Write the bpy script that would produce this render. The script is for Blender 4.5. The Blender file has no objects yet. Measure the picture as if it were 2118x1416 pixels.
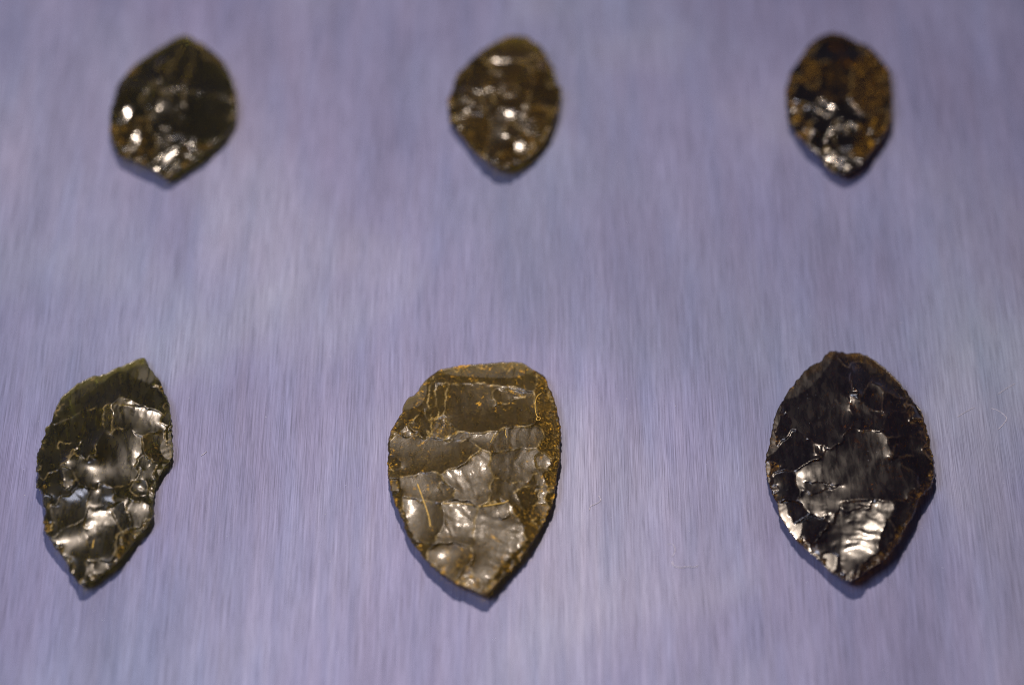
import bpy, math, random
import numpy as np
from mathutils import Vector

# ------------------------------------------------------------------ camera, light, exposure
sc = bpy.context.scene
W, H = 2118.0, 1416.0                      # size of the photograph the outlines were measured on
TILT = math.radians(40.0); DIST = 0.60; LENS = 100.0; SENSOR = 36.0
cam_d = bpy.data.cameras.new('camera'); cam = bpy.data.objects.new('camera', cam_d)
sc.collection.objects.link(cam); sc.camera = cam
cam_d.lens = LENS; cam_d.sensor_width = SENSOR; cam_d.sensor_fit = 'HORIZONTAL'
cam_d.clip_start = 0.01; cam_d.clip_end = 20
cam.location = (0, -DIST * math.sin(TILT), DIST * math.cos(TILT)); cam.rotation_euler = (TILT, 0, 0)
cam_d.dof.use_dof = True; cam_d.dof.focus_distance = 0.580; cam_d.dof.aperture_fstop = 5.6

world = bpy.data.worlds.new('World'); sc.world = world; world.use_nodes = True
bg = world.node_tree.nodes['Background']
bg.inputs[0].default_value = (0.75, 0.72, 1.0, 1); bg.inputs[1].default_value = 0.06

def area(name, loc, target, sx, sy, power, col, shape='RECTANGLE'):
    d = bpy.data.lights.new(name, 'AREA'); d.shape = shape; d.size = sx; d.size_y = sy
    d.energy = power; d.color = col
    o = bpy.data.objects.new(name, d); sc.collection.objects.link(o); o.location = loc
    o.rotation_euler = (Vector(target) - Vector(loc)).to_track_quat('-Z', 'Y').to_euler()
    return o
KEY = (-0.04, 0.31, 0.73)
area('spot_lamp', KEY, (0, 0, 0), 0.05, 0.05, 3.8, (1.0, 0.82, 0.67), 'DISK')
area('fill_light', (-0.38, -0.22, 0.68), (-.03, 0, 0), 0.35, 0.25, 3.5, (0.80, 0.82, 1.0))  # added soft fill behind the camera, no known source, evens out the light

sc.view_settings.view_transform = 'Standard'; sc.view_settings.look = 'None'
sc.view_settings.exposure = 0.4; sc.view_settings.gamma = 1.0
sc.view_settings.use_curve_mapping = False
sc.render.engine = 'CYCLES'
cy = sc.cycles
cy.use_denoising = True; cy.denoising_prefilter = 'NONE'; cy.filter_width = 1.0; cy.max_bounces = 12; cy.transmission_bounces = 8; cy.glossy_bounces = 5
cy.diffuse_bounces = 4; cy.caustics_reflective = True; cy.caustics_refractive = True; cy.blur_glossy = 0.6
cy.sample_clamp_indirect = 2.5

# ------------------------------------------------------------------ helpers
C = sc.collection
FPX = LENS / SENSOR * W
ct, stl = math.cos(TILT), math.sin(TILT)
def at(u, v, z):
    """point of the photograph -> point at height z in the place (works on arrays)"""
    a = (np.asarray(u, float) - W / 2) / FPX; b = -(np.asarray(v, float) - H / 2) / FPX
    dx = a; dy = b * ct + stl; dz = b * stl - ct
    k = (z - DIST * ct) / dz
    return np.stack([dx * k, -DIST * stl + dy * k, z + 0 * k], -1)

class Mat:
    def __init__(s, name):
        s.m = bpy.data.materials.new(name); s.m.use_nodes = True
        s.nt = s.m.node_tree; s.nt.nodes.clear(); s.out = s.n('ShaderNodeOutputMaterial')
    def n(s, t, **kw):
        o = s.nt.nodes.new(t)
        for k, v in kw.items(): setattr(o, k, v)
        return o
    def l(s, a, b): s.nt.links.new(a, b)
    def noise(s, vec, scale, detail=4, rough=.55, dist=0):
        o = s.n('ShaderNodeTexNoise'); o.inputs['Scale'].default_value = scale
        o.inputs['Detail'].default_value = detail; o.inputs['Roughness'].default_value = rough
        o.inputs['Distortion'].default_value = dist
        s.l(vec, o.inputs['Vector']); return o.outputs['Fac']
    def mapping(s, vec, scale, rot=(0, 0, 0)):
        o = s.n('ShaderNodeMapping'); o.inputs['Scale'].default_value = scale; o.inputs['Rotation'].default_value = rot
        s.l(vec, o.inputs['Vector']); return o.outputs['Vector']
    def ramp(s, fac, stops):
        o = s.n('ShaderNodeValToRGB'); e = o.color_ramp.elements
        while len(e) < len(stops): e.new(.5)
        for el, (p, c) in zip(e, stops):
            el.position = p; el.color = c if len(c) == 4 else (*c, 1)
        s.l(fac, o.inputs['Fac']); return o.outputs['Color']
    def mix(s, a, b, fac, mode='MIX'):
        o = s.n('ShaderNodeMix', data_type='RGBA', blend_type=mode)
        for sock, v in ((o.inputs['Factor'], fac), (o.inputs['A'], a), (o.inputs['B'], b)):
            if isinstance(v, (int, float)): sock.default_value = v
            elif isinstance(v, tuple): sock.default_value = (*v, 1)
            else: s.l(v, sock)
        return o.outputs['Result']
    def maprange(s, v, a, b, c, d):
        o = s.n('ShaderNodeMapRange')
        for k, x in zip(('From Min', 'From Max', 'To Min', 'To Max'), (a, b, c, d)): o.inputs[k].default_value = x
        s.l(v, o.inputs['Value']); return o.outputs['Result']
    def bump(s, h, strength, dist, normal=None):
        o = s.n('ShaderNodeBump'); o.inputs['Strength'].default_value = strength; o.inputs['Distance'].default_value = dist
        s.l(h, o.inputs['Height'])
        if normal is not None: s.l(normal, o.inputs['Normal'])
        return o.outputs['Normal']

def panel_material():
    m = Mat('brushed_metal'); co = m.n('ShaderNodeTexCoord').outputs['Object']
    rot = (0, 0, math.radians(-0.8))
    fine = m.noise(m.mapping(co, (4600, 30, 1), rot), 1, 4, .72)
    hair = m.noise(m.mapping(co, (8500, 90, 1), rot), 1, 3, .7)
    mid = m.noise(m.mapping(co, (560, 15, 1), rot), 1, 4, .6)
    wide = m.noise(m.mapping(co, (95, 13, 1), rot), 1, 3, .5)
    refl_blot = m.noise(m.mapping(co, (15, 11, 1), rot), 1, 3, .5, .4)
    hue = m.noise(m.mapping(co, (170, 22, 1), rot), 1, 3, .5)
    base = m.ramp(refl_blot, [(.30, (.285, .295, .48)), (.5, (.34, .36, .555)), (.68, (.43, .465, .62))])  # blotches, and the pink to blue tints below: reflections painted into the metal
    base = m.mix(base, m.ramp(hue, [(.3, (.76, .86, 1.0)), (.5, (.91, .92, 1)), (.7, (.97, .92, .98))]), .5, 'MULTIPLY')
    base = m.mix(base, m.ramp(wide, [(.25, (.6, .6, .64)), (.75, (1, 1, 1))]), .7, 'MULTIPLY')
    base = m.mix(base, m.ramp(mid, [(.25, (.74, .74, .76)), (.75, (1, 1, 1))]), .35, 'MULTIPLY')
    base = m.mix(base, m.ramp(fine, [(.30, (.38, .38, .42)), (.5, (.82, .82, .83)), (.66, (1, 1, 1))]), .65, 'MULTIPLY')
    base = m.mix(base, m.ramp(hair, [(.34, (.3, .3, .34)), (.52, (.8, .8, .8)), (.64, (1, 1, 1))]), .75, 'MULTIPLY')
    big = m.noise(m.mapping(co, (9, 11, 1), (0, 0, .4)), 1, 2, .5)
    base = m.mix(base, m.ramp(big, [(.35, (.90, 1.0, .98)), (.5, (.95, .95, 1)), (.66, (1.0, .94, .97))]), .8, 'MULTIPLY')
    base = m.mix(base, (.86, .86, .86), 1.0, 'MULTIPLY')
    p = m.n('ShaderNodeBsdfPrincipled'); m.l(base, p.inputs['Base Color'])
    p.inputs['Metallic'].default_value = .4
    m.l(m.maprange(mid, .2, .8, .48, .60), p.inputs['Roughness'])
    m.l(m.bump(fine, .12, .00003), p.inputs['Normal'])
    m.l(p.outputs[0], m.out.inputs['Surface']); return m.m

def obsidian(name, dust, dustcol, rough, grain, seed, gold_glint=0.1, wear=.9, coat=.3, ascale=1300):
    """glass tinted by its own thickness (attribute 'tint'), with a thin film of dust and painted golden glints"""
    m = Mat(name); co = m.n('ShaderNodeTexCoord').outputs['Object']
    co = m.mapping(co, (1, 1, 1)); co.node.inputs['Location'].default_value = (seed, seed * .7, 0)
    tint = m.n('ShaderNodeAttribute', attribute_name='tint').outputs['Color']
    cloud = m.noise(co, 160, 4, .6); spk = m.noise(co, 2600, 3, .7); fine = m.noise(co, 5200, 3, .7)
    streak = m.noise(m.mapping(co, (900, 240, 400), (0, 0, .5)), 1, 3, .6, .6)
    tint = m.mix(tint, m.ramp(cloud, [(.3, (.55, .5, .45)), (.6, (1, 1, 1))]), .8, 'MULTIPLY')
    g = m.n('ShaderNodeBsdfPrincipled'); m.l(tint, g.inputs['Base Color'])
    g.inputs['Transmission Weight'].default_value = 1.0; g.inputs['IOR'].default_value = 1.52
    m.l(m.maprange(streak, .3, .7, rough * .7, rough * 1.5), g.inputs['Roughness'])
    nrm = m.bump(streak, .14 * grain, .00012); nrm = m.bump(spk, .35 * grain, .00004, nrm); nrm = m.bump(fine, .3 * grain, .00002, nrm)
    m.l(nrm, g.inputs['Normal'])
    g.inputs['Coat Weight'].default_value = coat; g.inputs['Coat Roughness'].default_value = .10; g.inputs['Coat IOR'].default_value = 1.5
    m.l(m.bump(streak, .12 * grain, .00012), g.inputs['Coat Normal'])
    d = m.n('ShaderNodeBsdfPrincipled')
    dc = m.mix(m.ramp(spk, [(.35, tuple(x * .35 for x in dustcol)), (.62, dustcol), (.75, tuple(min(1, x * y) for x, y in zip(dustcol, (4.2, 3.6, 3.0))))]),
               m.ramp(cloud, [(.3, (.6, .6, .6)), (.7, (1.1, 1.05, 1))]), .7, 'MULTIPLY')
    thin = m.n('ShaderNodeAttribute', attribute_name='tint').outputs['Fac']
    glint_wear_noise = m.noise(co, 620, 7, .8, .25)  # noise for painted golden glints at thin glass, also breaks up ridge wear
    ad = m.n('ShaderNodeMath', operation='MULTIPLY_ADD'); m.l(m.maprange(thin, 0, .5, 0, 1), ad.inputs[0]); ad.inputs[1].default_value = .20; m.l(glint_wear_noise, ad.inputs[2])
    amber_glow = m.maprange(ad.outputs[0], .93 - gold_glint, 1.0 - gold_glint, 0, 1)
    am2 = m.n('ShaderNodeMath', operation='MULTIPLY', use_clamp=True); m.l(m.n('ShaderNodeAttribute', attribute_name='amber_glow').outputs['Fac'], am2.inputs[0])  # golden light through thin flakes, painted into the colour scar by scar
    vn_ = m.n('ShaderNodeMath', operation='SUBTRACT'); m.l(m.noise(co, 520, 4, .6, .7), vn_.inputs[0]); vn_.inputs[1].default_value = .5
    va = m.n('ShaderNodeMath', operation='ABSOLUTE'); m.l(vn_.outputs[0], va.inputs[0])
    vm = m.n('ShaderNodeMath', operation='MAXIMUM'); m.l(m.maprange(va.outputs[0], .003, .022, .6, 0), vm.inputs[0])
    m.l(m.maprange(m.noise(co, ascale, 5, .75, .4), .54, .64, 0, 1), vm.inputs[1]); m.l(vm.outputs[0], am2.inputs[1])
    mxa = m.n('ShaderNodeMath', operation='MAXIMUM'); m.l(amber_glow, mxa.inputs[0]); m.l(am2.outputs[0], mxa.inputs[1]); amber_glow = mxa.outputs[0]
    dc = m.mix(dc, m.ramp(spk, [(.3, (.30, .13, .010)), (.6, (.66, .36, .035)), (.8, (.9, .62, .14))]), amber_glow)
    rdg = m.n('ShaderNodeAttribute', attribute_name='ridge').outputs['Fac']
    worn = m.n('ShaderNodeMath', operation='MULTIPLY', use_clamp=True); m.l(rdg, worn.inputs[0]); m.l(m.maprange(glint_wear_noise, .38, .62, .1, wear), worn.inputs[1])
    dc = m.mix(dc, m.ramp(spk, [(.3, (.24, .16, .045)), (.6, (.55, .40, .15)), (.8, (.85, .72, .45))]), worn.outputs[0])
    m.l(dc, d.inputs['Base Color']); d.inputs['Roughness'].default_value = max(.3, rough * 1.3); m.l(nrm, d.inputs['Normal'])
    d.inputs['Specular IOR Level'].default_value = .2
    mx = m.n('ShaderNodeMixShader')
    mf = m.n('ShaderNodeMath', operation='MULTIPLY_ADD', use_clamp=True); m.l(amber_glow, mf.inputs[0]); mf.inputs[1].default_value = .75
    m.l(m.maprange(spk, .35, .75, dust * .6, dust * 1.3), mf.inputs[2])
    m2 = m.n('ShaderNodeMath', operation='MULTIPLY_ADD', use_clamp=True); m.l(worn.outputs[0], m2.inputs[0]); m2.inputs[1].default_value = .6
    m.l(mf.outputs[0], m2.inputs[2]); m.l(m2.outputs[0], mx.inputs[0])
    m.l(g.outputs[0], mx.inputs[1]); m.l(d.outputs[0], mx.inputs[2]); m.l(mx.outputs[0], m.out.inputs['Surface'])
    return m.m

def plain(name, col, rough=.6, trans=0.0, metal=0.0):
    m = Mat(name); co = m.n('ShaderNodeTexCoord').outputs['Object']
    p = m.n('ShaderNodeBsdfPrincipled')
    m.l(m.mix(col, m.ramp(m.noise(co, 2500, 2), [(.3, (.6, .6, .6)), (.7, (1.15, 1.15, 1.15))]), 1.0, 'MULTIPLY'), p.inputs['Base Color'])
    p.inputs['Roughness'].default_value = rough; p.inputs['Transmission Weight'].default_value = trans
    p.inputs['Metallic'].default_value = metal
    m.l(p.outputs[0], m.out.inputs['Surface']); return m.m

def mesh_obj(name, verts, faces, mat, parent=None, smooth=True):
    me = bpy.data.meshes.new(name)
    me.from_pydata([tuple(v) for v in verts], [], [tuple(int(i) for i in f) for f in faces])
    if smooth: me.shade_smooth()
    me.materials.append(mat); me.update()
    o = bpy.data.objects.new(name, me); C.objects.link(o); o.parent = parent
    return o

# ------------------------------------------------------------------ the panel
M_PANEL = panel_material()
def make_panel():
    w, d, t, b = .26, .26, .004, .0012
    xs = [(-w, -w + b), (w, w - b)]
    v = [(-w, -d, -t), (w, -d, -t), (w, d, -t), (-w, d, -t),
         (-w, -d, -b), (w, -d, -b), (w, d, -b), (-w, d, -b),
         (-w + b, -d + b, 0), (w - b, -d + b, 0), (w - b, d - b, 0), (-w + b, d - b, 0)]
    f = [(3, 2, 1, 0), (8, 9, 10, 11)]
    for a in (0, 4):
        for i in range(4): j = (i + 1) % 4; f.append((a + i, a + j, a + 4 + j, a + 4 + i))
    o = mesh_obj('display_panel', v, f, M_PANEL, smooth=False)
    o['kind'] = 'structure'; o['label'] = 'lavender grey brushed metal display panel under the stone points'
make_panel()

# ------------------------------------------------------------------ knapped stone points
def gauss(a, s):
    fy = np.fft.fftfreq(a.shape[0])[:, None]; fx = np.fft.fftfreq(a.shape[1])[None]
    return np.real(np.fft.ifft2(np.fft.fft2(a) * np.exp(-2 * (np.pi * s) ** 2 * (fx ** 2 + fy ** 2))))
def inside(poly, U, V):
    r = np.zeros(U.shape, bool); n = len(poly)
    for i in range(n):
        x0, y0 = poly[i]; x1, y1 = poly[(i + 1) % n]
        if y0 == y1: continue
        c = ((y0 > V) != (y1 > V)) & (U < (x1 - x0) * (V - y0) / (y1 - y0) + x0)
        r ^= c
    return r
def chaikin(p, k=1):
    p = np.asarray(p, float)
    for _ in range(k):
        q = np.roll(p, -1, 0); p = np.stack([p * .75 + q * .25, p * .25 + q * .75], 1).reshape(-1, 2)
    return p
def solve(gx, gv, mask, hx, hv, w, x0=None, iters=1000, lam=0.0, h0=0.0):
    """weighted least-squares height whose slopes follow gx, gv; zero outside the mask"""
    wx = np.minimum(w, np.roll(w, -1, 1)); wv = np.minimum(w, np.roll(w, -1, 0))
    def div(a, b):
        return (a - np.roll(a, 1, 1)) / hx + (b - np.roll(b, 1, 0)) / hv
    def grad(h): return (np.roll(h, -1, 1) - h) / hx, (np.roll(h, -1, 0) - h) / hv
    def A(h):
        a, b = grad(h); return (-div(a * wx, b * wv) + lam * h) * mask
    b = (-div(gx * wx, gv * wv) + lam * h0) * mask; r0 = (b * b).sum()
    x = np.zeros_like(b) if x0 is None else x0.copy(); r = b - A(x); p = r.copy(); rs = (r * r).sum()
    for _ in range(iters):
        Ap = A(p); al = rs / (p * Ap).sum(); x += al * p; r -= al * Ap; rn = (r * r).sum()
        if rn < r0 * 1e-9: break
        p = r + p * (rn / rs); rs = rn
    return x

def stone(crop, outline, scars, mat, label, edge_z, sigma, rings, segs, step, seed,
          lift=1.25, retouch=.85, rsize=(9, 27), stepmm=.04, jag=2.4, seam=.28, rimw=.08, thick_mm=4.0, hack=.022, thin0=.0048, subs=8, subsize=(17, 42), glint=.12, glow_edge=.4):
    rng = np.random.default_rng(seed); ox, oy, s = crop
    px = lambda p: np.stack([ox + np.asarray(p, float)[:, 0] / s, oy + np.asarray(p, float)[:, 1] / s], 1)
    out = chaikin(px(outline), 1)
    # resample the outline evenly by angle round the centre, add small chips
    lo, hi = out.min(0), out.max(0); cen = (lo + hi) / 2
    d = out - cen; ang = np.arctan2(d[:, 1], d[:, 0]); rad = np.hypot(d[:, 0], d[:, 1]); o = np.argsort(ang)
    ang, rad = ang[o], rad[o]
    th = np.linspace(-np.pi, np.pi, segs, endpoint=False)
    R = np.interp(th, np.r_[ang - 2 * np.pi, ang, ang + 2 * np.pi], np.r_[rad, rad, rad])
    chips = np.zeros(segs); k = 0
    while k < segs:
        n = int(rng.uniform(.012, .035) * segs) + 2
        chips[k:k + n] = -np.sin(np.linspace(0, np.pi, n))[:len(chips[k:k + n])] * rng.uniform(0, 1) * jag
        k += n
    k = 0
    while k < segs:                                           # fine serration
        n = int(rng.uniform(.005, .014) * segs) + 2; seg_ = chips[k:k + n]
        chips[k:k + n] += -np.sin(np.linspace(0, np.pi, n))[:len(seg_)] * rng.uniform(0, 1) * jag * .8; k += n
    R = R + chips
    rim = cen + np.stack([np.cos(th), np.sin(th)], 1) * R[:, None]
    # grid
    pad = 6; u0, v0 = lo - pad; nu = int((hi[0] - lo[0] + 2 * pad) / step) + 1; nv = int((hi[1] - lo[1] + 2 * pad) / step) + 1
    U, V = np.meshgrid(u0 + np.arange(nu) * step, v0 + np.arange(nv) * step)
    mask = inside(rim, U, V)
    p0 = at(cen[0], cen[1], edge_z); hx = step * np.linalg.norm(at(cen[0] + 1, cen[1], edge_z) - p0); hv = step * np.linalg.norm(at(cen[0], cen[1] + 1, edge_z) - p0)
    warp = [gauss(rng.standard_normal(U.shape), 5 / step) for _ in range(4)]
    w2 = [gauss(rng.standard_normal(U.shape), 1.6 / step) for _ in range(2)]
    nz = lambda a, amp: a / a.std() * amp
    Uw = U + nz(warp[0], 2.3) + nz(w2[0], .5); Vw = V + nz(warp[1], 2.3) + nz(w2[1], .5)
    lab = -np.ones(U.shape, int); spec = []; glow = []
    def paint(poly, n, k, amp, lam, org, g=0.0):
        m = inside(poly, Uw, Vw) & mask
        lab[m] = len(spec); spec.append((n, k, amp, lam, org)); glow.append(g)
    for sc_ in scars:
        poly = chaikin(px(sc_[0]), 2); n = sc_[1]; opt = sc_[2] if len(sc_) > 2 else {}
        c = poly.mean(0); j = np.argmin(np.hypot(*(rim - c).T)); dirn = (rim[j] - c) / (np.hypot(*(rim[j] - c)) + 1e-6)
        org = rim[j] + dirn * 10
        if 'o' in opt: org = px([opt['o']])[0]
        paint(poly, n, opt.get('k', 1.0), opt.get('a', rng.uniform(.01, .035)) * .7, opt.get('l', rng.uniform(9, 20)), org, opt.get('g', 0.0))
    for _ in range(subs):                                     # smaller scars cutting across the large ones
        q = cen + (rim[rng.integers(segs)] - cen) * math.sqrt(rng.uniform(.02, .8))
        gi, gj = int((q[0] - u0) / step), int((q[1] - v0) / step); par = lab[gj, gi]
        if par < 0: continue
        base = np.array(spec[par][0]); dirn = (cen - q) * rng.uniform(.3, 1) / np.hypot(*(cen - q)) + rng.normal(0, .6, 2); dirn = dirn / np.hypot(*dirn); tang = np.array([-dirn[1], dirn[0]])
        wd, ln = rng.uniform(*subsize), rng.uniform(*subsize) * 1.3; a = np.linspace(-1.9, 1.9, 16)
        poly = q + dirn * (np.cos(a)[:, None] * ln * (1 + .15 * rng.standard_normal(16)[:, None])) + tang * (np.sin(a)[:, None] * wd * .6)
        nn = base + rng.normal(0, .13, 2)
        if rng.random() < glint and wd < subsize[1] * .6: nn = np.array([rng.normal(0, .04), -.36])
        else: nn[1] = max(nn[1], -.26)
        paint(poly, tuple(nn), rng.uniform(.4, 1.0), rng.uniform(.01, .05), rng.uniform(6, 12), q - dirn * ln * .5, 0.0)
    n_big = len(spec)
    j = 0
    while j < segs:                                           # small pressure flakes along the edge
        wpx = rng.uniform(*rsize); arc = np.hypot(*(rim[(j + 1) % segs] - rim[j])) + 1e-6
        n = max(4, int(wpx / arc)); mid = rim[(j + n // 2) % segs]; inward = cen - mid; inward = inward / np.hypot(*inward)
        inward = inward * .8 + rng.uniform(-.35, .35, 2); tang = np.array([-inward[1], inward[0]])
        dep = rng.uniform(.35, 1.05) * wpx
        if rng.random() < retouch:
            a = np.linspace(-np.pi / 2, np.pi / 2, 14)
            poly = np.concatenate([mid + inward * (np.cos(a)[:, None] * dep) + tang * (np.sin(a)[:, None] * wpx * .52), [mid - inward * 14 + tang * wpx * .4, mid - inward * 14 - tang * wpx * .4]])
            nn = (-inward * np.array([1, -1])) * rng.uniform(.05, .7) + rng.uniform(-.25, .25, 2)
            paint(poly, tuple(nn), 1.0, .03, rng.uniform(5, 8), mid - inward * 5, rng.uniform(.35, 1) if rng.random() < glow_edge else 0.0)
        j += n
    # merge crumbs, fill what is left from the neighbours
    cnt = np.bincount(lab[lab >= 0], minlength=len(spec)); lab[np.isin(lab, np.where(cnt * step * step < 45)[0])] = -1
    for _ in range(400):
        bad = (lab < 0) & mask
        if not bad.any(): break
        new = lab.copy()
        for ax, sh in ((0, 1), (0, -1), (1, 1), (1, -1)):
            r = np.roll(lab, sh, ax); t = bad & (new < 0) & (r >= 0); new[t] = r[t]
        lab = new
    # slopes: every scar a shallow bowl with ripples round its point of impact
    T = math.tan(TILT); off = np.zeros(U.shape)
    Pc = Vector(tuple(p0)); hv_ = ((Vector(KEY) - Pc).normalized() + (cam.location - Pc).normalized()); HX, HY = hv_.x / hv_.z, hv_.y / hv_.z
    edge = np.zeros(U.shape)
    for ax in (0, 1): e = lab != np.roll(lab, 1, ax); edge[e] = 1; edge[np.roll(e, -1, ax)] = 1
    far = gauss(mask.astype(float), 1.5 / step)
    w = 1 - (1 - seam) * (edge > 0)
    w = np.where(far < .93, rimw, w)
    ang_g = np.arctan2(V - cen[1], U - cen[0]); rr = np.hypot(U - cen[0], V - cen[1]) / np.interp(ang_g, th, R, period=2 * np.pi)
    dome = thick_mm * 1e-3 * np.clip(1 - rr ** 2, 0, 1) ** .8
    regs = []
    for i, (n, k, amp, lam, org) in enumerate(spec):
        m = lab == i
        if not m.any(): continue
        f = min(1.2, max(0, -n[1] / .36))
        want = np.array([n[0] * lift + f ** 3 * HX, n[1] * .8 * lift if n[1] > 0 else HY * f ** 3 if n[1] < -.02 else .0])
        uu, vv = U[m], V[m]; cu, cv = uu.mean(), vv.mean(); L = max(13, math.sqrt(m.sum()) * step / 2)
        du, dv = uu - org[0], vv - org[1]; dd = np.hypot(du, dv) + 1e-6
        wob = nz(warp[2], 1)[m] * 3.0
        rip = amp * np.sin(2 * np.pi * (np.maximum(dd + wob, 0) / lam) ** .85) * np.clip(dd / (2.5 * L), .25, 1) * np.clip(.6 + .7 * nz(warp[1], 1)[m], 0, 1.6)
        an = (np.arctan2(dv, du) + np.pi) * 60 + wob * .5; tab = rng.standard_normal(512); tab2 = rng.random(512)
        hk = hack * np.interp(an % 511, np.arange(512), tab) * np.clip(dd / (2 * L) - .2, 0, 1) * np.clip(np.interp(dd * .09 + tab2[an.astype(int) % 512] * 0, np.arange(512), tab2) * 2 - .6, 0, 1)
        regs.append([m, m & (w > .9), want, want.copy(), .105 * k * (uu - cu) / L + (rip * du - hk * dv) / dd, .105 * k * (-(vv - cv)) / L - (rip * dv + hk * du) / dd])
        off[m] = rng.uniform(-1, 1)
    h = None
    for it in range(6):
        gx = np.zeros(U.shape); gv = np.zeros(U.shape)
        for m, mi, want, aim, bx, bv in regs:
            ax_ = -aim[0] + bx; by = np.clip(-aim[1] + bv, -.40, 1.6)
            b = by / (1 + T * by); gx[m] = ax_ * (1 - b * T); gv[m] = -b
        soft = .55 / step
        gx = gauss(gx, soft); gv = gauss(gv, soft)
        gx += nz(warp[3], .010); gv += nz(np.roll(warp[3], 17, 0), .010)
        h = solve(gx, gv, mask.astype(float), hx, hv, w, h, 600 if it == 0 else 300, 1 / .0085 ** 2, dome)
        if it == 5: break
        ga = (np.roll(h, -1, 1) - h) / hx; gb = -(np.roll(h, -1, 0) - h) / hv
        for r in regs:
            if not r[1].any(): continue
            b = ga[r[1]].mean() * 0 + gb[r[1]].mean(); b = min(b, .8); act = np.array([-ga[r[1]].mean() / (1 - b * T), -b / (1 - b * T)])
            r[3] = np.clip(r[3] + .9 * (r[2] - act), -.9, .9)
    dist_in = np.clip(gauss(mask.astype(float), 7 / step) * 2 - 1, 0, 1)
    h = h + gauss(off, .7 / step) * dist_in * stepmm * 1e-3
    h = np.maximum(h, 0.00004 * mask + dome * .21)
    # top surface
    def sample(a, P):
        fu = np.clip((P[..., 0] - u0) / step, 0, nu - 1.001); fv = np.clip((P[..., 1] - v0) / step, 0, nv - 1.001)
        i, jj = fu.astype(int), fv.astype(int); x, y = fu - i, fv - jj
        return (a[jj, i] * (1 - x) + a[jj, i + 1] * x) * (1 - y) + (a[jj + 1, i] * (1 - x) + a[jj + 1, i + 1] * x) * y
    S = np.linspace(0, 1, rings + 1)[1:] ** .82
    P = cen + S[:, None, None] * (rim - cen)[None]
    P = np.concatenate([[cen], P.reshape(-1, 2)])
    z = sample(h, P); z[-segs:] = 0.0
    z[-2 * segs:-segs] = np.maximum(z[-2 * segs:-segs], .00012)
    verts = at(P[:, 0], P[:, 1], edge_z + z)
    q = np.arange(segs); q1 = (q + 1) % segs; faces = [np.stack([0 * q, 1 + q1, 1 + q], 1)]
    for r in range(rings - 1):
        a, b = 1 + r * segs, 1 + (r + 1) * segs
        faces.append(np.stack([a + q, a + q1, b + q1], 1)); faces.append(np.stack([a + q, b + q1, b + q], 1))
    faces = np.concatenate(faces)
    fn = np.cross(verts[faces[:, 1]] - verts[faces[:, 0]], verts[faces[:, 2]] - verts[faces[:, 0]])
    if fn[:, 2].sum() < 0: faces = faces[:, ::-1]; fn = -fn
    vn = np.zeros_like(verts)
    for c in range(3): np.add.at(vn, faces[:, c], fn)
    vn /= np.linalg.norm(vn, axis=1)[:, None] + 1e-20
    # under side
    rb = 26; Sb = np.linspace(0, 1, rb + 1)[1:]
    dep = edge_z * (1 - Sb ** 2.2) ** .55; dep[0] = dep[1] = edge_z
    lump = gauss(rng.standard_normal((rb, segs)), 4); lump = lump / lump.std()
    zb = edge_z - dep[:, None] * (1 - .10 * np.abs(lump) * (Sb[:, None] > .3)); zb = np.clip(zb, 0.00002, edge_z)
    Pb = cen + Sb[:, None, None] * (rim - cen)[None]
    base_pts = at(Pb[..., 0].ravel(), Pb[..., 1].ravel(), edge_z); base_pts[:, 2] = zb.ravel(); base_pts[-segs:] = verts[-segs:]
    cb = at(cen[0], cen[1], edge_z); cb[2] = zb.min()
    vb = np.concatenate([[cb], base_pts])
    fb = [np.stack([0 * q, 1 + q1, 1 + q], 1)]
    for r in range(rb - 1):
        a, b = 1 + r * segs, 1 + (r + 1) * segs
        fb.append(np.stack([a + q, a + q1, b + q1], 1)); fb.append(np.stack([a + q, b + q1, b + q], 1))
    fb = np.concatenate(fb); nb = np.cross(vb[fb[:, 1]] - vb[fb[:, 0]], vb[fb[:, 2]] - vb[fb[:, 0]])
    if nb[:, 2].sum() > 0: fb = fb[:, ::-1]
    # tint of the glass from its thickness (Beer-Lambert)
    sP = np.concatenate([[0], np.repeat(S, segs)]); thick = z + np.interp(sP, np.r_[0, Sb], np.r_[edge_z, dep])
    tint = np.exp(-np.outer(thick + thin0, sigma)); sB = np.concatenate([[0], np.repeat(Sb, segs)])
    tB = np.exp(-np.outer(np.interp(sB, sP[::segs] if False else np.r_[0, S], np.r_[thick[0], thick[1:].reshape(rings, segs).mean(1)]) + thin0, sigma))
    root = bpy.data.objects.new('arrowhead', None); C.objects.link(root)
    root.location = (cb[0], cb[1], 0); root.empty_display_size = .005
    root['label'] = label; root['category'] = 'arrowhead'; root['group'] = 'obsidian arrowheads in two rows on the panel'
    loc = np.array([cb[0], cb[1], 0.0])
    ridge_g = np.clip(gauss(edge * mask * np.clip(.45 + .55 * nz(warp[0], 1), 0, 1.3) * (far > .97), .8 / step) * 1.9, 0, 1); ridge = sample(ridge_g, P)
    glow_g = gauss(np.where(lab >= 0, np.array(glow)[lab], 0.0), .6 / step); glow_v = sample(glow_g, P)  # per-scar strength of the painted golden glow
    def part(name, vs, fs, norms, col, rdg=None):
        used, inv = np.unique(fs, return_inverse=True)
        ob = mesh_obj(name, vs[used] - loc, inv.reshape(-1, 3), mat, root)
        at_ = ob.data.attributes.new('tint', 'FLOAT_COLOR', 'POINT')
        at_.data.foreach_set('color', np.concatenate([col[used], np.ones((len(used), 1))], 1).astype(np.float32).ravel())
        if rdg is not None: ob.data.attributes.new('ridge', 'FLOAT', 'POINT').data.foreach_set('value', rdg[used].astype(np.float32)); ob.data.attributes.new('amber_glow', 'FLOAT', 'POINT').data.foreach_set('value', glow_v[used].astype(np.float32))
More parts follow.
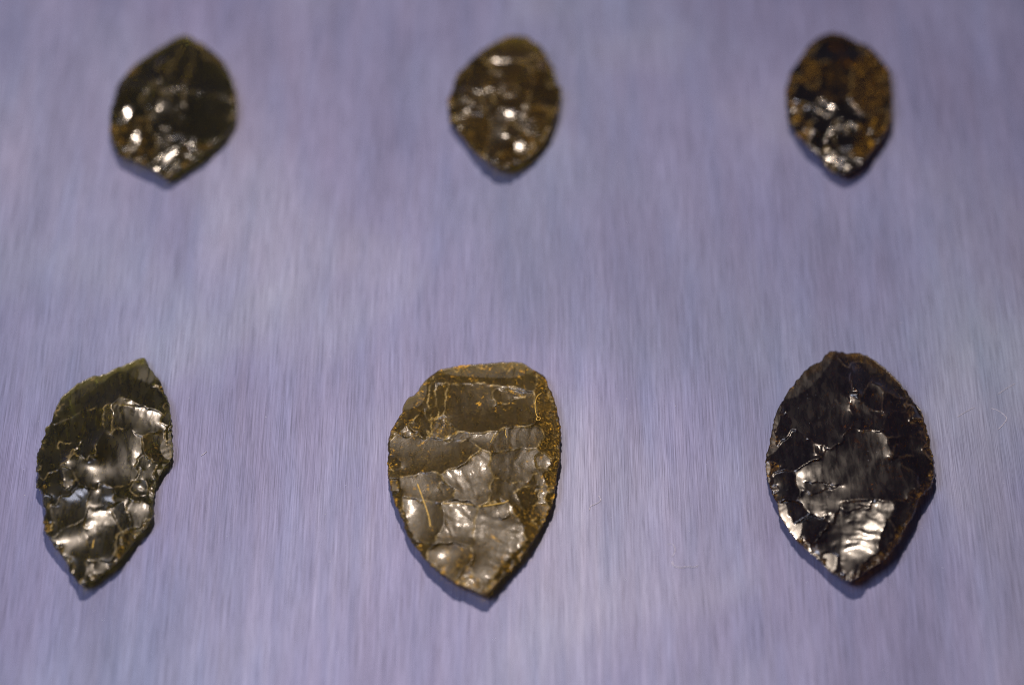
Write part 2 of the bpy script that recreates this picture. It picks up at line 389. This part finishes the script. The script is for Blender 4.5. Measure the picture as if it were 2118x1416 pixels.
        if norms is not None: ob.data.normals_split_custom_set_from_vertices([tuple(n) for n in norms[used]])
        return ob
    part('underside', vb, fb, None, tB)
    fc = P[faces].mean(1); li = np.clip(((fc[:, 0] - u0) / step + .5).astype(int), 0, nu - 1); lj = np.clip(((fc[:, 1] - v0) / step + .5).astype(int), 0, nv - 1)
    fl = lab[lj, li]
    for _ in range(6):                                        # rim faces just outside the mask
        bad = np.where(fl < 0)[0]
        if not len(bad): break
        f2 = cen + (fc[bad] - cen) * (1 - .012 * (_ + 1))
        fl[bad] = lab[np.clip(((f2[:, 1] - v0) / step + .5).astype(int), 0, nv - 1), np.clip(((f2[:, 0] - u0) / step + .5).astype(int), 0, nu - 1)]
    fl[fl < 0] = 0
    nf = len(faces); E = np.sort(np.concatenate([faces[:, [0, 1]], faces[:, [1, 2]], faces[:, [2, 0]]]), 1)
    key = E[:, 0].astype(np.int64) * (len(verts) + 1) + E[:, 1]; od = np.argsort(key, kind='stable'); fid = np.tile(np.arange(nf), 3)[od]; key = key[od]
    sm = key[1:] == key[:-1]; e1, e2 = fid[:-1][sm], fid[1:][sm]
    for rep in range(12):                                     # every part one connected patch, crumbs joined to a neighbour
        same = fl[e1] == fl[e2]; a, b = e1[same], e2[same]; comp = np.arange(nf)
        while True:
            mn = np.minimum(comp[a], comp[b]); c2 = comp.copy(); np.minimum.at(c2, a, mn); np.minimum.at(c2, b, mn); c2 = c2[c2]; c2 = np.minimum(c2, c2[comp])
            if (c2 == comp).all(): break
            comp = c2
        size = np.bincount(comp, minlength=nf); crumb = size[comp] < 60
        if not crumb.any() or rep == 11: break
        for x, y in ((e1, e2), (e2, e1)):
            t = crumb[x] & ~crumb[y]; fl[x[t]] = fl[y[t]]
    for c in np.unique(comp):
        sel = comp == c
        part('flake_scar' if fl[c] < n_big else 'edge_flake', verts, faces[sel], vn, tint, ridge)
    def top(u, v):                                            # point on the upper surface under a pixel
        return at(u, v, edge_z + float(sample(h, np.array([u, v]))))
    return root, top

OLIVE = (170., 195., 560.); BROWN = (95., 150., 700.); BLACK = (360., 480., 950.)
M1 = obsidian('dark_olive_obsidian', .20, (.042, .040, .020), .26, .45, .1, .13, .8, .18)
M2 = obsidian('speckled_brown_obsidian', .50, (.105, .072, .014), .33, 1.5, .5, .24, .9, .2)
M3 = obsidian('black_obsidian', .07, (.045, .022, .055), .23, .35, .9, .10, .35, .35, 900)
M4 = obsidian('dusky_olive_obsidian', .20, (.030, .028, .010), .15, .45, 1.7, .11, .6, .5, 450)
M5 = obsidian('honey_brown_obsidian', .28, (.060, .042, .011), .18, .5, 2.3, .13, .7, .25, 600)
M6 = obsidian('brown_black_obsidian', .08, (.020, .011, .005), .15, .45, 3.1, .13, .8, .4, 600)

S4 = ([(715,70),(735,100),(760,155),(808,195),(822,250),(858,325),(862,370),(878,440),(872,520),(882,580),(875,645),(835,670),(815,720),(785,765),(778,830),(765,880),(785,940),(745,995),(720,1040),(690,1060),(640,1130),(610,1165),(570,1215),(530,1245),(470,1290),(455,1312),(400,1330),(370,1342),(340,1320),(325,1285),(295,1265),(300,1225),(250,1165),(215,1125),(195,1085),(165,1055),(160,1015),(148,985),(175,925),(150,895),(155,845),(135,815),(110,790),(125,745),(115,700),(120,640),(125,600),(150,560),(145,540),(170,500),(165,465),(205,440),(215,380),(245,310),(290,265),(350,215),(425,178),(490,170),(550,140),(620,105)], [
 ([(715,60),(820,195),(875,370),(840,390),(700,350),(640,310),(575,300),(590,210),(555,130)], (.15,.28)),
 ([(555,130),(590,210),(575,300),(500,340),(390,370),(230,440),(195,440),(235,310),(425,165)], (-.2,.3)),
 ([(390,370),(500,340),(480,470),(440,540),(370,590),(240,680),(105,800),(105,700),(140,560),(155,465),(230,440)], (-.22,.15)),
 ([(540,350),(640,345),(700,350),(840,390),(885,440),(880,520),(790,480),(700,500),(590,460),(530,490),(510,440)], (.15,.02), {'a':.1,'l':9,'o':(880,430)}),
 ([(530,335),(575,300),(640,308),(700,352),(640,347),(590,338)], (0,-.42)),
 ([(495,350),(540,345),(545,440),(530,495),(505,470),(490,420)], (-.1,-.1), {'a':.15,'l':6,'o':(700,430)}),
 ([(780,470),(885,510),(892,580),(840,675),(770,640),(720,660),(700,600),(710,560)], (.3,.05), {'g':.35}),
 ([(690,700),(770,640),(825,720),(795,765),(788,830),(775,890),(700,885),(560,835),(540,800),(640,770)], (.3,.05)),
 ([(590,460),(650,480),(700,530),(700,600),(745,660),(690,705),(640,775),(560,795),(400,785),(330,725),(250,690),(370,590),(500,510)], (.2,-.26), {'k':1.5,'a':.04,'l':22,'o':(200,760)}),
 ([(690,610),(745,640),(770,635),(745,690),(690,705),(660,690)], (.1,-.4)),
 ([(640,790),(680,750),(735,755),(745,830),(690,840),(645,820)], (.1,-.15), {'k':2.5}),
 ([(105,795),(240,695),(300,700),(335,760),(330,810),(240,870),(175,930),(140,895),(125,815)], (-.25,.08)),
 ([(245,690),(330,700),(335,790),(270,800)], (-.1,-.2)),
 ([(375,805),(405,850),(400,920),(380,985),(230,1045),(155,1055),(140,985),(200,900),(290,840)], (-.1,-.22), {'k':1.6,'a':.05,'l':10,'o':(140,980)}),
 ([(375,985),(400,1010),(405,1100),(395,1200),(300,1190),(205,1110),(220,1045)], (.0,-.30), {'k':1.4}),
 ([(400,830),(450,785),(520,785),(545,830),(550,900),(580,960),(600,1040),(580,1100),(560,1210),(480,1195),(410,1190),(405,1100),(385,985),(405,880)], (-.03,-.2), {'k':1.4,'a':.09,'l':13,'o':(460,1330)}),
 ([(545,830),(600,860),(700,880),(775,890),(795,940),(730,1015),(650,1010),(610,950),(590,930)], (.08,-.29), {'a':.1,'l':10}),
 ([(560,870),(590,890),(610,960),(590,1000),(570,950)], (.05,-.4)),
 ([(600,1040),(730,1010),(650,1140),(600,1100)], (.3,-.22), {'k':2,'g':.4}),
 ([(560,1050),(605,1040),(605,1110),(580,1200),(540,1250),(500,1200),(560,1190)], (.25,-.15)),
 ([(300,1185),(395,1200),(385,1260),(375,1320),(335,1330),(285,1265)], (-.35,-.25), {'k':2}),
 ([(440,1205),(565,1200),(540,1255),(460,1320),(370,1352),(375,1300),(430,1270)], (.15,-.3), {'a':.1,'l':8}),
 ([(405,1190),(440,1210),(430,1270),(385,1260)], (0,-.45), {'k':2}),
])
S5 = ([(805,72),(850,100),(915,130),(950,170),(975,240),(1000,310),(1015,380),(1028,450),(1022,540),(1025,600),(1005,680),(1000,750),(985,850),(960,890),(935,950),(885,1030),(860,1075),(800,1160),(740,1220),(680,1280),(630,1340),(590,1340),(530,1315),(470,1290),(420,1265),(370,1230),(310,1180),(270,1130),(225,1070),(185,1015),(165,940),(130,870),(100,790),(85,710),(75,640),(85,590),(80,520),(95,450),(130,400),(125,385),(165,350),(160,325),(190,270),(240,235),(265,200),(290,165),(340,125),(400,105),(480,90),(560,85),(650,78),(730,72)], [
 ([(330,115),(805,60),(925,130),(900,230),(760,210),(600,190),(430,190),(330,180)], (0,.32), {'a':.04}),
 ([(430,190),(600,190),(760,210),(890,240),(890,400),(800,430),(720,430),(590,455),(470,430),(390,370),(400,260)], (.02,.2), {'k':1.3}),
 ([(340,115),(280,155),(330,180),(430,190),(400,260),(390,370),(300,400),(250,420),(85,450),(155,350),(230,235)], (-.25,.22)),
 ([(315,185),(350,190),(340,300),(380,380),(320,400),(310,280)], (-.4,.05)),
 ([(890,130),(960,170),(1010,310),(1040,450),(940,480),(900,420),(890,240)], (.3,.05), {'g':.5}),
 ([(250,410),(380,370),(440,430),(470,470),(360,480),(200,480),(85,475),(90,450)], (-.1,-.06), {'a':.15,'l':9,'g':.5}),
 ([(85,470),(360,480),(420,510),(560,505),(570,560),(480,640),(330,665),(160,690),(75,715),(65,640)], (-.12,.1), {'k':1.4}),
 ([(470,470),(590,455),(640,450),(690,440),(650,510),(560,505),(420,510),(380,490)], (0,-.2), {'a':.15,'l':8}),
 ([(690,440),(890,410),(940,480),(900,540),(760,550),(680,560),(640,530)], (.1,-.08), {'a':.12,'l':11}),
 ([(480,640),(570,560),(640,660),(640,720),(640,820),(480,830),(420,780),(380,700)], (0,-.17), {'a':.08}),
 ([(680,560),(900,540),(970,600),(960,680),(890,680),(830,740),(720,720),(640,660)], (.1,-.27), {'k':1.5,'a':.07,'l':15}),
 ([(885,560),(940,570),(975,610),(950,660),(880,640)], (.05,-.38)),
 ([(135,720),(180,680),(330,665),(380,700),(390,770),(370,840),(200,815),(160,810)], (-.08,-.14)),
 ([(160,810),(200,815),(370,840),(385,960),(330,1050),(240,1060),(190,1000),(175,900)], (-.12,-.1)),
 ([(75,710),(135,720),(160,810),(175,900),(190,1000),(225,1080),(120,870)], (-.6,.0)),
 ([(640,720),(720,720),(830,740),(900,700),(985,780),(985,850),(750,850),(640,830)], (.15,-.17), {'a':.1}),
 ([(860,700),(900,690),(950,740),(900,750)], (.1,-.4)),
 ([(370,840),(480,830),(570,870),(560,960),(550,1060),(420,1060),(330,1050),(385,960)], (0,-.14), {'a':.08}),
 ([(750,850),(995,850),(945,950),(860,1040),(780,900)], (.3,-.12), {'k':1.6,'g':.6}),
 ([(570,870),(750,850),(780,900),(850,1020),(720,1160),(650,1260),(600,1330),(540,1190),(555,1060),(560,960)], (.06,-.33), {'a':.12,'l':11,'o':(590,1400)}),
 ([(870,1065),(810,1170),(690,1290),(630,1350),(600,1340),(650,1260),(720,1160),(800,1085)], (.5,.05), {'k':.6,'a':0.0}),
 ([(330,1060),(420,1065),(540,1080),(545,1130),(510,1170),(470,1200),(470,1300),(360,1240),(290,1120)], (-.1,-.18), {'k':1.5,'g':.3}),
 ([(470,1200),(540,1190),(600,1335),(590,1350),(460,1300)], (-.05,-.42), {'a':.15,'l':8,'g':.6}),
 ([(215,1070),(330,1060),(290,1120),(300,1190)], (-.4,-.1)),
 ([(970,600),(1035,600),(995,850),(985,780),(900,700),(960,680)], (.4,-.1), {'g':.8}),
 ([(940,480),(1038,450),(1035,600),(970,600),(900,540)], (.35,-.03), {'g':.7}),
])
S6 = ([(440,68),(500,65),(545,80),(600,75),(660,95),(710,130),(760,170),(810,215),(850,265),(890,310),(905,345),(945,385),(970,435),(980,490),(1000,545),(1000,600),(1015,640),(1028,690),(1025,790),(990,840),(945,890),(930,930),(900,1000),(860,1060),(830,1130),(790,1190),(740,1230),(680,1270),(640,1300),(590,1335),(560,1350),(525,1340),(470,1310),(440,1285),(400,1245),(350,1195),(300,1160),(260,1120),(215,1060),(180,1010),(155,950),(150,905),(115,850),(100,790),(90,735),(82,660),(105,610),(115,530),(125,480),(150,395),(185,340),(215,285),(250,240),(290,190),(340,140),(395,125),(415,90)], [
 ([(405,85),(440,58),(520,130),(590,210),(610,250),(600,310),(530,300),(575,410),(560,490),(500,570),(430,630),(380,575),(290,540),(230,490),(200,420),(160,365),(240,235),(330,130)], (-.15,.28), {'k':1.0,'a':.015,'l':40}),
 ([(440,58),(600,65),(770,165),(900,310),(830,320),(740,280),(700,250),(620,235),(590,210),(520,130)], (.28,.3)),
 ([(530,300),(600,310),(640,370),(690,400),(760,420),(740,480),(680,500),(580,490),(575,410)], (.0,.1), {'a':.1,'l':12}),
 ([(610,250),(640,235),(700,250),(740,290),(735,380),(690,400),(640,370),(605,310)], (.1,.13), {'k':3}),
 ([(740,280),(830,320),(895,330),(860,400),(780,410),(735,380)], (.22,.18)),
 ([(780,410),(860,400),(930,480),(960,540),(880,540),(760,545),(740,480)], (.2,.1)),
 ([(760,545),(880,540),(960,560),(970,640),(1038,690),(1030,760),(920,755),(850,690),(790,630)], (.2,.0), {'k':1.4}),
 ([(920,755),(1035,755),(1030,800),(950,890),(940,860),(950,810)], (.25,.1)),
 ([(850,360),(910,335),(955,385),(990,490),(1010,545),(1010,660),(965,620),(960,540),(930,480),(880,430)], (.4,.0), {'k':2.2,'a':.1,'l':8,'g':.7}),
 ([(540,510),(620,520),(720,515),(760,560),(790,630),(850,690),(950,810),(940,870),(800,890),(600,885),(510,900),(480,960),(400,970),(330,950),(280,900),(265,830),(240,740),(330,680),(430,640),(500,570)], (.03,-.20), {'k':.8,'a':.03,'l':30}),
 ([(105,610),(200,560),(240,510),(300,550),(380,575),(415,630),(400,655),(250,715),(85,745),(72,660)], (-.3,.22), {'k':1.2}),
 ([(340,570),(385,575),(420,630),(405,650),(370,610)], (0,-.12), {'a':.2,'l':5}),
 ([(115,480),(140,395),(175,345),(215,450),(235,510),(180,570),(105,605)], (-.35,.1)),
 ([(85,745),(230,730),(265,790),(275,890),(210,890),(140,910),(105,850)], (-.38,-.05), {'k':1.2}),
 ([(140,905),(210,885),(275,920),(330,970),(280,1000),(215,1060),(170,1010)], (-.42,.02)),
 ([(220,1050),(290,990),(350,980),(450,1040),(380,1090),(370,1140),(250,1125)], (-.38,.06), {'a':.12,'l':11}),
 ([(480,965),(510,900),(600,885),(700,890),(810,910),(800,950),(760,990),(735,1060),(720,1150),(690,1190),(630,1220),(600,1290),(580,1340),(530,1330),(530,1240),(470,1180),(400,1190),(370,1130),(390,1080),(460,1040)], (.02,-.35), {'k':.9,'a':.16,'l':15,'o':(560,1360)}),
 ([(500,910),(600,888),(690,895),(680,930),(600,940),(520,960)], (0,-.2), {'a':.25,'l':9,'o':(560,1360)}),
 ([(810,890),(950,880),(935,930),(870,1010),(800,1040),(800,950)], (.22,-.2)),
 ([(735,1060),(760,990),(800,1040),(790,1130),(730,1180),(720,1150)], (.2,-.3)),
 ([(870,1010),(910,1000),(870,1060),(840,1130),(800,1170),(790,1130),(800,1060)], (.5,-.1), {'g':1}),
 ([(600,1290),(630,1220),(690,1190),(800,1170),(750,1235),(640,1310),(590,1345)], (.3,-.1), {'g':.6}),
 ([(400,1190),(470,1180),(530,1240),(530,1330),(470,1320),(430,1290)], (-.32,-.1)),
 ([(250,1115),(370,1140),(400,1190),(440,1295),(340,1195)], (-.45,-.05), {'g':.5}),
 ([(440,980),(480,960),(490,1000),(460,1020)], (0,-.38), {'k':-2}),
])
S1 = ([(750,125),(800,140),(870,180),(950,225),(1010,285),(1070,340),(1110,420),(1145,500),(1170,570),(1185,650),(1185,740),(1170,830),(1130,910),(1060,980),(1000,1040),(920,1110),(830,1170),(740,1230),(660,1280),(590,1320),(540,1270),(470,1220),(380,1180),(290,1145),(220,1130),(180,1050),(150,970),(135,890),(145,780),(160,680),(185,590),(220,510),(290,430),(370,350),(450,290),(540,235),(620,190),(690,145)], [
 ([(690,135),(720,300),(600,420),(480,570),(400,590),(200,510),(440,270)], (-.2,.25)),
 ([(690,135),(750,110),(850,300),(800,420),(720,560),(560,570),(480,570),(600,420),(720,300)], (0,.32)),
 ([(750,110),(1030,275),(1205,650),(900,620),(800,560),(780,450),(850,300)], (.25,.18)),
 ([(165,590),(400,590),(560,600),(500,760),(380,780),(250,880),(120,870)], (-.2,0)),
 ([(740,580),(900,620),(1205,650),(1150,910),(900,1000),(760,960),(700,900)], (.2,.0)),
 ([(560,590),(740,580),(720,800),(700,960),(560,980),(480,900),(500,760)], (0,-.1)),
 ([(120,870),(250,880),(380,780),(500,900),(540,980),(480,1240),(200,1140)], (-.2,-.12), {'g':.5}),
 ([(540,980),(700,940),(760,990),(700,1090),(560,1110),(500,1200)], (-.05,-.2)),
 ([(700,1080),(760,985),(900,1000),(1080,980),(740,1250),(590,1340),(570,1250),(650,1180)], (.2,-.12), {'g':.4}),
 ([(280,690),(345,700),(300,800),(240,850),(215,800)], (.0,-.36)),
 ([(505,1195),(560,1105),(660,1050),(705,1080),(645,1190),(575,1260)], (0,-.36)),
 ([(755,985),(815,975),(870,1060),(780,1050)], (0,-.36)),
 ([(560,590),(700,560),(720,600),(580,620)], (0,-.25)),
])
S2 = ([(620,140),(700,125),(780,135),(850,180),(930,245),(960,330),(1010,410),(1020,500),(1075,570),(1060,650),(1050,730),(1020,830),(980,930),(920,1020),(860,1090),(790,1150),(700,1200),(620,1230),(500,1210),(430,1150),(340,1080),(290,1000),(220,920),(150,830),(150,770),(130,700),(140,640),(190,560),(190,480),(250,410),(320,340),(400,260),(480,210),(550,170)], [
 ([(470,195),(700,105),(870,170),(945,245),(800,330),(640,310),(480,340),(370,280)], (0,.3)),
 ([(370,280),(480,340),(560,450),(500,600),(300,560),(170,560),(170,480)], (-.25,.15)),
 ([(480,340),(640,350),(800,330),(850,500),(800,650),(700,740),(560,740),(500,600),(560,450)], (.02,.1)),
 ([(800,330),(940,235),(1095,570),(1070,730),(860,700),(800,650),(850,500)], (.25,.1)),
 ([(110,700),(170,560),(300,560),(500,600),(560,740),(420,760),(260,790),(130,830)], (-.2,-.05)),
 ([(130,830),(260,790),(420,760),(500,900),(430,1170),(200,930)], (-.22,-.12), {'g':.4}),
 ([(560,740),(700,740),(740,850),(660,980),(600,1100),(430,1160),(500,900)], (-.05,-.17)),
 ([(740,850),(860,700),(1070,730),(1000,930),(800,1160),(620,1250),(500,1230),(430,1160),(600,1100),(660,980)], (.18,-.17), {'g':.4}),
 ([(505,310),(635,305),(635,350),(505,358)], (0,-.36)), ([(600,750),(660,745),(668,800),(608,800)], (0,-.36)),
 ([(265,755),(335,750),(325,795),(270,800)], (0,-.34)), ([(740,850),(800,825),(875,870),(885,935),(820,935),(770,910)], (.05,-.33)),
 ([(680,980),(745,985),(770,1050),(735,1085),(695,1040)], (0,-.36)), ([(720,745),(780,740),(770,785),(715,780)], (0,-.3)),
])
S3 = ([(560,105),(640,115),(700,150),(780,190),(850,215),(920,280),(970,350),(1020,390),(1040,470),(1050,560),(1045,650),(1050,750),(1040,840),(1010,910),(960,990),(900,1060),(850,1140),(780,1210),(700,1260),(640,1280),(570,1260),(500,1210),(450,1130),(370,1060),(290,980),(230,910),(190,830),(185,740),(170,660),(170,590),(190,500),(210,430),(270,350),(320,270),(370,200),(430,150),(500,115)], [
 ([(410,150),(560,85),(870,205),(840,330),(720,300),(600,330),(450,340),(320,290)], (0,.33)),
 ([(250,350),(330,290),(450,340),(460,480),(400,620),(300,660),(150,640),(170,500)], (-.25,.1), {'g':.9}),
 ([(450,340),(600,330),(720,300),(720,600),(560,660),(440,640),(400,620),(460,480)], (0,.12), {'g':.45}),
 ([(720,300),(840,330),(860,205),(1040,390),(1070,560),(900,700),(800,780),(740,680),(720,600)], (.22,.08), {'g':1}),
 ([(150,640),(300,660),(380,700),(370,850),(440,960),(360,1080),(170,830)], (-.25,-.05), {'g':1}),
 ([(400,690),(560,680),(570,860),(500,920),(440,930),(380,850)], (0,.03), {'k':2}),
 ([(570,680),(740,680),(800,780),(860,840),(700,850),(600,870)], (.05,0)),
 ([(860,840),(1065,700),(1060,840),(870,1150),(720,1130),(700,1000),(700,860)], (.22,-.1), {'g':1}),
 ([(600,870),(700,850),(700,1000),(720,1130),(620,1170),(560,1050),(500,1020),(470,950),(570,900)], (0,-.2)),
 ([(440,960),(560,1050),(620,1170),(720,1130),(870,1150),(700,1280),(640,1300),(480,1220),(360,1080)], (0,-.22)),
 ([(425,645),(500,645),(530,682),(440,688)], (0,-.36)), ([(470,945),(570,900),(575,930),(495,968)], (0,-.36)),
 ([(500,1050),(550,1050),(575,1150),(530,1180)], (0,-.36)), ([(595,1190),(680,1170),(695,1205),(615,1220),(580,1258),(565,1230)], (0,-.36)),
 ([(830,880),(890,870),(880,940),(840,950)], (.1,-.34)),
])
F = dict(rings=185, segs=600, step=1.3); B = dict(rings=90, segs=340, step=1.6, subs=7, subsize=(14, 34), rsize=(10, 26))
stones = {}
stones[4] = stone((30, 710, 2.672), *S4, M1, 'long leaf-shaped olive black obsidian point with a pointed slanting top', .0021, OLIVE, seed=4, **{**F, 'subs': 3, 'retouch': .65, 'rsize': (12, 28)})
stones[5] = stone((770, 720, 2.623), *S5, M2, 'broad speckled brown obsidian point with a blunt flat top and golden glints', .0023, BROWN, seed=5, subs=6, retouch=.55, **F)
stones[6] = stone((1550, 700, 2.671), *S6, M3, 'glossy black obsidian point with a large bright scar at its lower tip', .0026, BLACK, seed=6, subs=3, glow_edge=.65, **F)
stones[1] = stone((190, 40, 3.932), *S1, M4, 'rounded dark olive obsidian point with a pointed top, beyond the long leaf-shaped point', .0021, OLIVE, seed=1, **B)
stones[2] = stone((890, 40, 3.932), *S2, M5, 'small oval honey brown obsidian point beyond the broad speckled point', .0023, BROWN, seed=2, **B)
stones[3] = stone((1580, 40, 3.932), *S3, M6, 'small narrow brown black obsidian point with glints at its tip, beyond the glossy black point', .0023, BLACK, seed=23, **B)

# ------------------------------------------------------------------ lint, hairs and dust
M_LINT = plain('pale_lint', (.75, .70, .74), .5); M_GOLD = plain('golden_fibre', (.78, .50, .10), .35)
M_DUST = plain('white_dust', (.85, .84, .86), .6)
def tube(name, pts, r, mat, label, group):
    p = np.asarray(pts, float); t = np.linspace(0, len(p) - 1, (len(p) - 1) * 6 + 1)
    # Catmull-Rom
    q = []
    for x in t:
        i = min(int(x), len(p) - 2); f = x - i; a, b, c, d = p[max(i - 1, 0)], p[i], p[i + 1], p[min(i + 2, len(p) - 1)]
        q.append(.5 * (2 * b + (c - a) * f + (2 * a - 5 * b + 4 * c - d) * f * f + (3 * b - a - 3 * c + d) * f ** 3))
    q = np.array(q); base = q[0].copy(); vs, fs = [], []
    for i, c in enumerate(q):
        d = q[min(i + 1, len(q) - 1)] - q[max(i - 1, 0)]; d /= np.linalg.norm(d) + 1e-12
        s = np.cross(d, (0, 0, 1)); s /= np.linalg.norm(s) + 1e-12; n = np.cross(s, d)
        rr = r * (1 if 0 < i < len(q) - 1 else .4)
        for k in range(6):
            a = k * math.pi / 3; vs.append(c - base + rr * (math.cos(a) * s + math.sin(a) * n))
    for i in range(len(q) - 1):
        for k in range(6): j = (k + 1) % 6; fs.append((i * 6 + k, i * 6 + j, i * 6 + 6 + j, i * 6 + 6 + k))
    fs.append(tuple(range(5, -1, -1))); fs.append(tuple(range(len(q) * 6 - 6, len(q) * 6)))
    o = mesh_obj(name, vs, fs, mat); o.location = base
    o['label'] = label; o['category'] = 'fibre'; o['group'] = group
    return o
def on_panel(pts, r): return [at(u, v, r * 1.6) for u, v in pts]
G = 'lint fibres on the metal panel'
for pts, r, lab in [
    ([(1238,1024),(1242,1034),(1232,1042),(1222,1046),(1219,1055)], .00008, 'tiny hooked pale lint hair on the panel beside the broad speckled point'),
    ([(1380,1124),(1392,1126),(1396,1138),(1390,1152)], .00006, 'faint curled lint hair above the bracket-shaped hair on the panel'),
    ([(1390,1160),(1394,1170),(1408,1173),(1424,1171),(1438,1172),(1444,1168)], .00009, 'pale bracket-shaped lint hair on the panel between the two broad points'),
    ([(1980,862),(1998,851),(2016,842)], .00007, 'straight pale lint hair beside the right edge of the glossy black point'),
    ([(2050,844),(2066,850),(2082,864),(2074,878),(2064,888)], .00007, 'kinked pale lint hair hooked like a tick on the panel'),
    ([(2064,815),(2082,803),(2100,793)], .00007, 'short straight lint hair above the kinked hair on the panel'),
    ([(416,942),(422,938),(428,933)], .00009, 'short pinkish lint scrap on the panel right of the leaf-shaped point')]:
    r *= .65; tube('lint_fibre', on_panel(pts, r), r, M_LINT, lab, G)
def on_stone(k, crop, pts, r, lift=.6):
    ox, oy, s = crop; top = stones[k][1]
    res = []
    for x, y in pts:
        p = top(ox + x / s, oy + y / s); p = p.copy(); p[2] += r * lift; res.append(p)
    return res
c5 = (770, 720, 2.623); c4 = (30, 710, 2.672)
G2 = 'golden fibres stuck on the stone points'
for k, crop, pts, r, lab in [
    (5, c5, [(245,735),(265,790),(290,860),(308,920),(316,970)], .00016, 'straight golden fibre standing out on the speckled brown point'),
    (5, c5, [(920,243),(895,262),(884,300),(886,345),(897,372),(912,378),(905,392),(892,388),(895,372)], .00012, 'golden hair curled into a loop near the top of the speckled point'),
    (5, c5, [(600,858),(660,848),(715,838),(740,825)], .00018, 'thick golden fibre lying crosswise low on the speckled point'),
    (5, c5, [(380,842),(450,842),(520,846),(590,856)], .00009, 'thin golden thread running crosswise into the thick golden fibre'),
    (5, c5, [(725,440),(722,462),(730,485)], .00010, 'very short golden hair in the middle of the speckled point'),
    (5, c5, [(662,465),(652,490),(640,512)], .00010, 'short slanting golden hair in the middle of the speckled point'),
    (4, c4, [(440,1085),(434,1110),(432,1132)], .00014, 'stubby golden fibre low on the leaf-shaped point')]:
    r *= .75; tube('golden_fibre', on_stone(k, crop, pts, r), r, M_GOLD, lab, G2)

def specks(name, spots, mat, label):
    vs, fs = [], []; rnd = random.Random(3)
    for p, r in spots:
        b = len(vs); sx, sy = rnd.uniform(.7, 1.5), rnd.uniform(.7, 1.3); a = rnd.uniform(0, 3)
        for dx, dy, dz in ((1,0,0),(-.5,.87,0),(-.5,-.87,0),(0,0,.8)):
            x, y = dx * sx * r, dy * sy * r
            vs.append((p[0] + x * math.cos(a) - y * math.sin(a), p[1] + x * math.sin(a) + y * math.cos(a), p[2] + dz * r))
        fs += [(b, b+1, b+3), (b+1, b+2, b+3), (b+2, b, b+3), (b+2, b+1, b)]
    o = mesh_obj(name, vs, fs, mat, smooth=False); o['kind'] = 'stuff'; o['label'] = label; o['category'] = 'dust'
    return o
rnd = random.Random(11); sp = []
known = [(1297,462,3),(1397,839,2.6),(1461,960,2.4),(1275,954,2),(1305,1080,1.6),(742,1008,2.4),(673,1063,2.4),(470,1108,2),(1170,1040,2),(1527,1131,2),(1425,1098,1.6),(945,1236,2),(1293,1198,1.8),(1233,973,1.8)]
for u, v, r in known: sp.append((at(u, v, 0.00002), r * .00005))
for _ in range(420):
    u, v = rnd.uniform(0, W), rnd.uniform(200, H); sp.append((at(u, v, 0.00002), rnd.choice((.00003, .00004, .00005, .00006, .00009))))
for k, (u0_, v0_, u1_, v1_) in {4: (110, 800, 330, 1150), 5: (840, 790, 1130, 1150), 6: (1620, 780, 1900, 1120)}.items():
    for _ in range(70):
        p = stones[k][1](rnd.uniform(u0_, u1_), rnd.uniform(v0_, v1_)).copy(); sp.append((p, rnd.choice((.00003, .00004, .00006))))
specks('dust', sp, M_DUST, 'fine white dust specks scattered over the metal panel and the stones')
